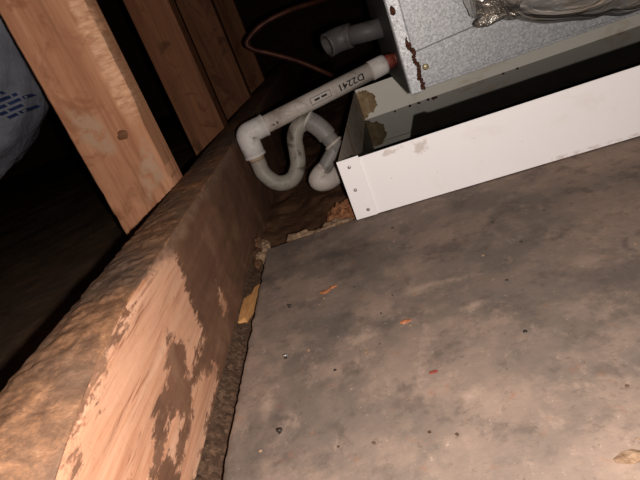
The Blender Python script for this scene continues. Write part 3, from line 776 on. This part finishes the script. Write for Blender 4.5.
# ------------------------------------------------------------------ small debris
def chip(name, pts, z0, z1, m, label, cat, group=None, jag=0.0):
    V = [Vector((x, y, z0)) for x, y in pts] + [Vector((x, y, z1 + jag * random.uniform(-1, 1))) for x, y in pts]; n = len(pts)
    F = [tuple(range(n - 1, -1, -1)), tuple(range(n, 2 * n))] + [(i, (i + 1) % n, n + (i + 1) % n, n + i) for i in range(n)]
    return tag(mesh_obj(name, V, F, m), label, cat, group)
chip('wood_chip', [(-0.1480, 0.382), (-0.1420, 0.388), (-0.1375, 0.412), (-0.1340, 0.446), (-0.1390, 0.441), (-0.1405, 0.430), (-0.1480, 0.425), (-0.1485, 0.405)], -0.016, -0.0055, M['chip'],
     'yellow wood chip wedged in the gap between beam and deck', 'wood chip', None, 0.0006)

V = []; F = []
nx, ny = 40, 26
def ch(a, b):
    x = -0.066 + 0.052 * a; y = 0.548 + 0.055 * b
    e = min(a * 4, (1 - a) * 6, b * 4, (1 - b) * 4, 1); e = max(0, e)
    return Vector((x + 0.004 * nz(y, 0, 2, 90), y + 0.004 * nz(x, 5, 2, 90), -0.026 + 0.030 * e * (0.7 + 0.6 * fbm(x, y, 3, 60, 3)) + 0.004 * nz(x, y, 8, 200) * e))
V, F = grid_vf(nx, ny, ch)
n = len(V); V.append(Vector((-0.04, 0.575, -0.028)))
bd = [i for i in range(nx + 1)] + [j * (nx + 1) + nx for j in range(1, ny + 1)] + [ny * (nx + 1) + i for i in range(nx - 1, -1, -1)] + [j * (nx + 1) for j in range(ny - 1, 0, -1)]
F += [(bd[k], bd[(k + 1) % len(bd)], n) for k in range(len(bd))]
tag(mesh_obj('broken_wood', V, F, M['chunk']), 'splintered orange wood chunk beside the near corner of the drain pan', 'wood')
crumbs = [(-0.060, 0.522, 0.006), (-0.069, 0.521, 0.005), (-0.051, 0.524, 0.0055), (-0.043, 0.522, 0.005), (-0.078, 0.523, 0.0045), (-0.036, 0.524, 0.005), (-0.088, 0.530, 0.006),
          (-0.056, 0.532, 0.006), (-0.100, 0.533, 0.005), (-0.047, 0.534, 0.0055)]
for i, (x, y, r) in enumerate(crumbs):
    V, F = rock((x, y, -0.005), r * 1.25, i + 20, (1.35, 0.9, 0.8), 0.7, 2)
    tag(mesh_obj('mortar_crumb', V, F, M['crumb']), 'pale crumbling lump along the far edge of the deck', 'crumb', 'crumbs along the far deck edge')
for i, (x, y, r) in enumerate([(-0.1375, 0.508, 0.0075), (-0.1430, 0.520, 0.0065), (-0.1320, 0.522, 0.0070), (-0.1405, 0.496, 0.0055), (-0.1350, 0.536, 0.008), (-0.144, 0.55, 0.007)]):
    V, F = rock((x, y, -0.006 + 0.002 * (i % 3)), r, i + 40, (0.9, 1.2, 0.9), 0.75, 2)
    tag(mesh_obj('debris_lump', V, F, M['insul'] if i % 2 else M['crumb']), 'brown lump in the corner where beam meets deck end', 'debris', 'lumps in the far corner of the deck')
# nails in the deck
for i, ((x, y), lab) in enumerate((((-0.0955, 0.368), 'small dark nail farthest along the deck edge row'), ((-0.0955, 0.298), 'dark nail with a bright glint in the middle of the deck row'), ((-0.0955, 0.226), 'dark bent nail nearest the camera in the deck row'))):
    root = thing('nail', lab, 'nail', (x, y, 0.0), 'nails in a row near the deck edge')
    V, F = tube_vf([(x, y, -0.001), (x + 0.0002, y + 0.0002, 0.0010), (x + 0.0004, y + 0.0005, 0.0018)], 0.0011, 10); mesh_obj('shank', V, F, M['nail'], root, True)
    V, F = tube_vf([(x + 0.0004, y + 0.0004, 0.0014), (x + 0.0006, y + 0.0008, 0.0024)], 0.0018, 12); mesh_obj('nail_head', V, F, M['nail'] if i != 1 else M['rivet'], root, True)
# orange flakes and bits on the deck
flakes = [((-0.0630, 0.374), 0.0040, 'orange wood flake on the deck nearest the pan corner', M['orange']), ((-0.0560, 0.378), 0.0032, 'small orange flake right beside the larger one', M['orange']),
          ((-0.006, 0.296), 0.0032, 'thin orange sliver in the middle of the deck', M['orange']), ((0.001, 0.238), 0.0024, 'reddish flake stuck in the middle of the deck', M['red']),
          ((0.0660, 0.153), 0.0050, 'yellowish crumb at the right corner of the deck', M['crumb'])]
for i, ((x, y), r, lab, m) in enumerate(flakes):
    V, F = rock((x, y, r * 0.12), r, i + 60, (1.3, 0.6, 0.28), 0.7, 2); tag(mesh_obj('deck_flake', V, F, m), lab, 'flake')
random.seed(21)
for i in range(46):
    x = random.uniform(-0.115, 0.19); y = random.uniform(0.15, 0.46)
    if abs(x + 0.0955) < 0.006: continue
    r = random.uniform(0.0005, 0.0013)
    V, F = rock((x, y, r * 0.5), r, i + 80, (1.2, 1, 0.6), 0.5, 1)
    tag(mesh_obj('grit_speck', V, F, random.choice([M['nail'], M['crumb'], M['gap'], M['crumb']])), 'tiny speck of grit scattered on the grey deck', 'grit', 'grit specks on the deck')
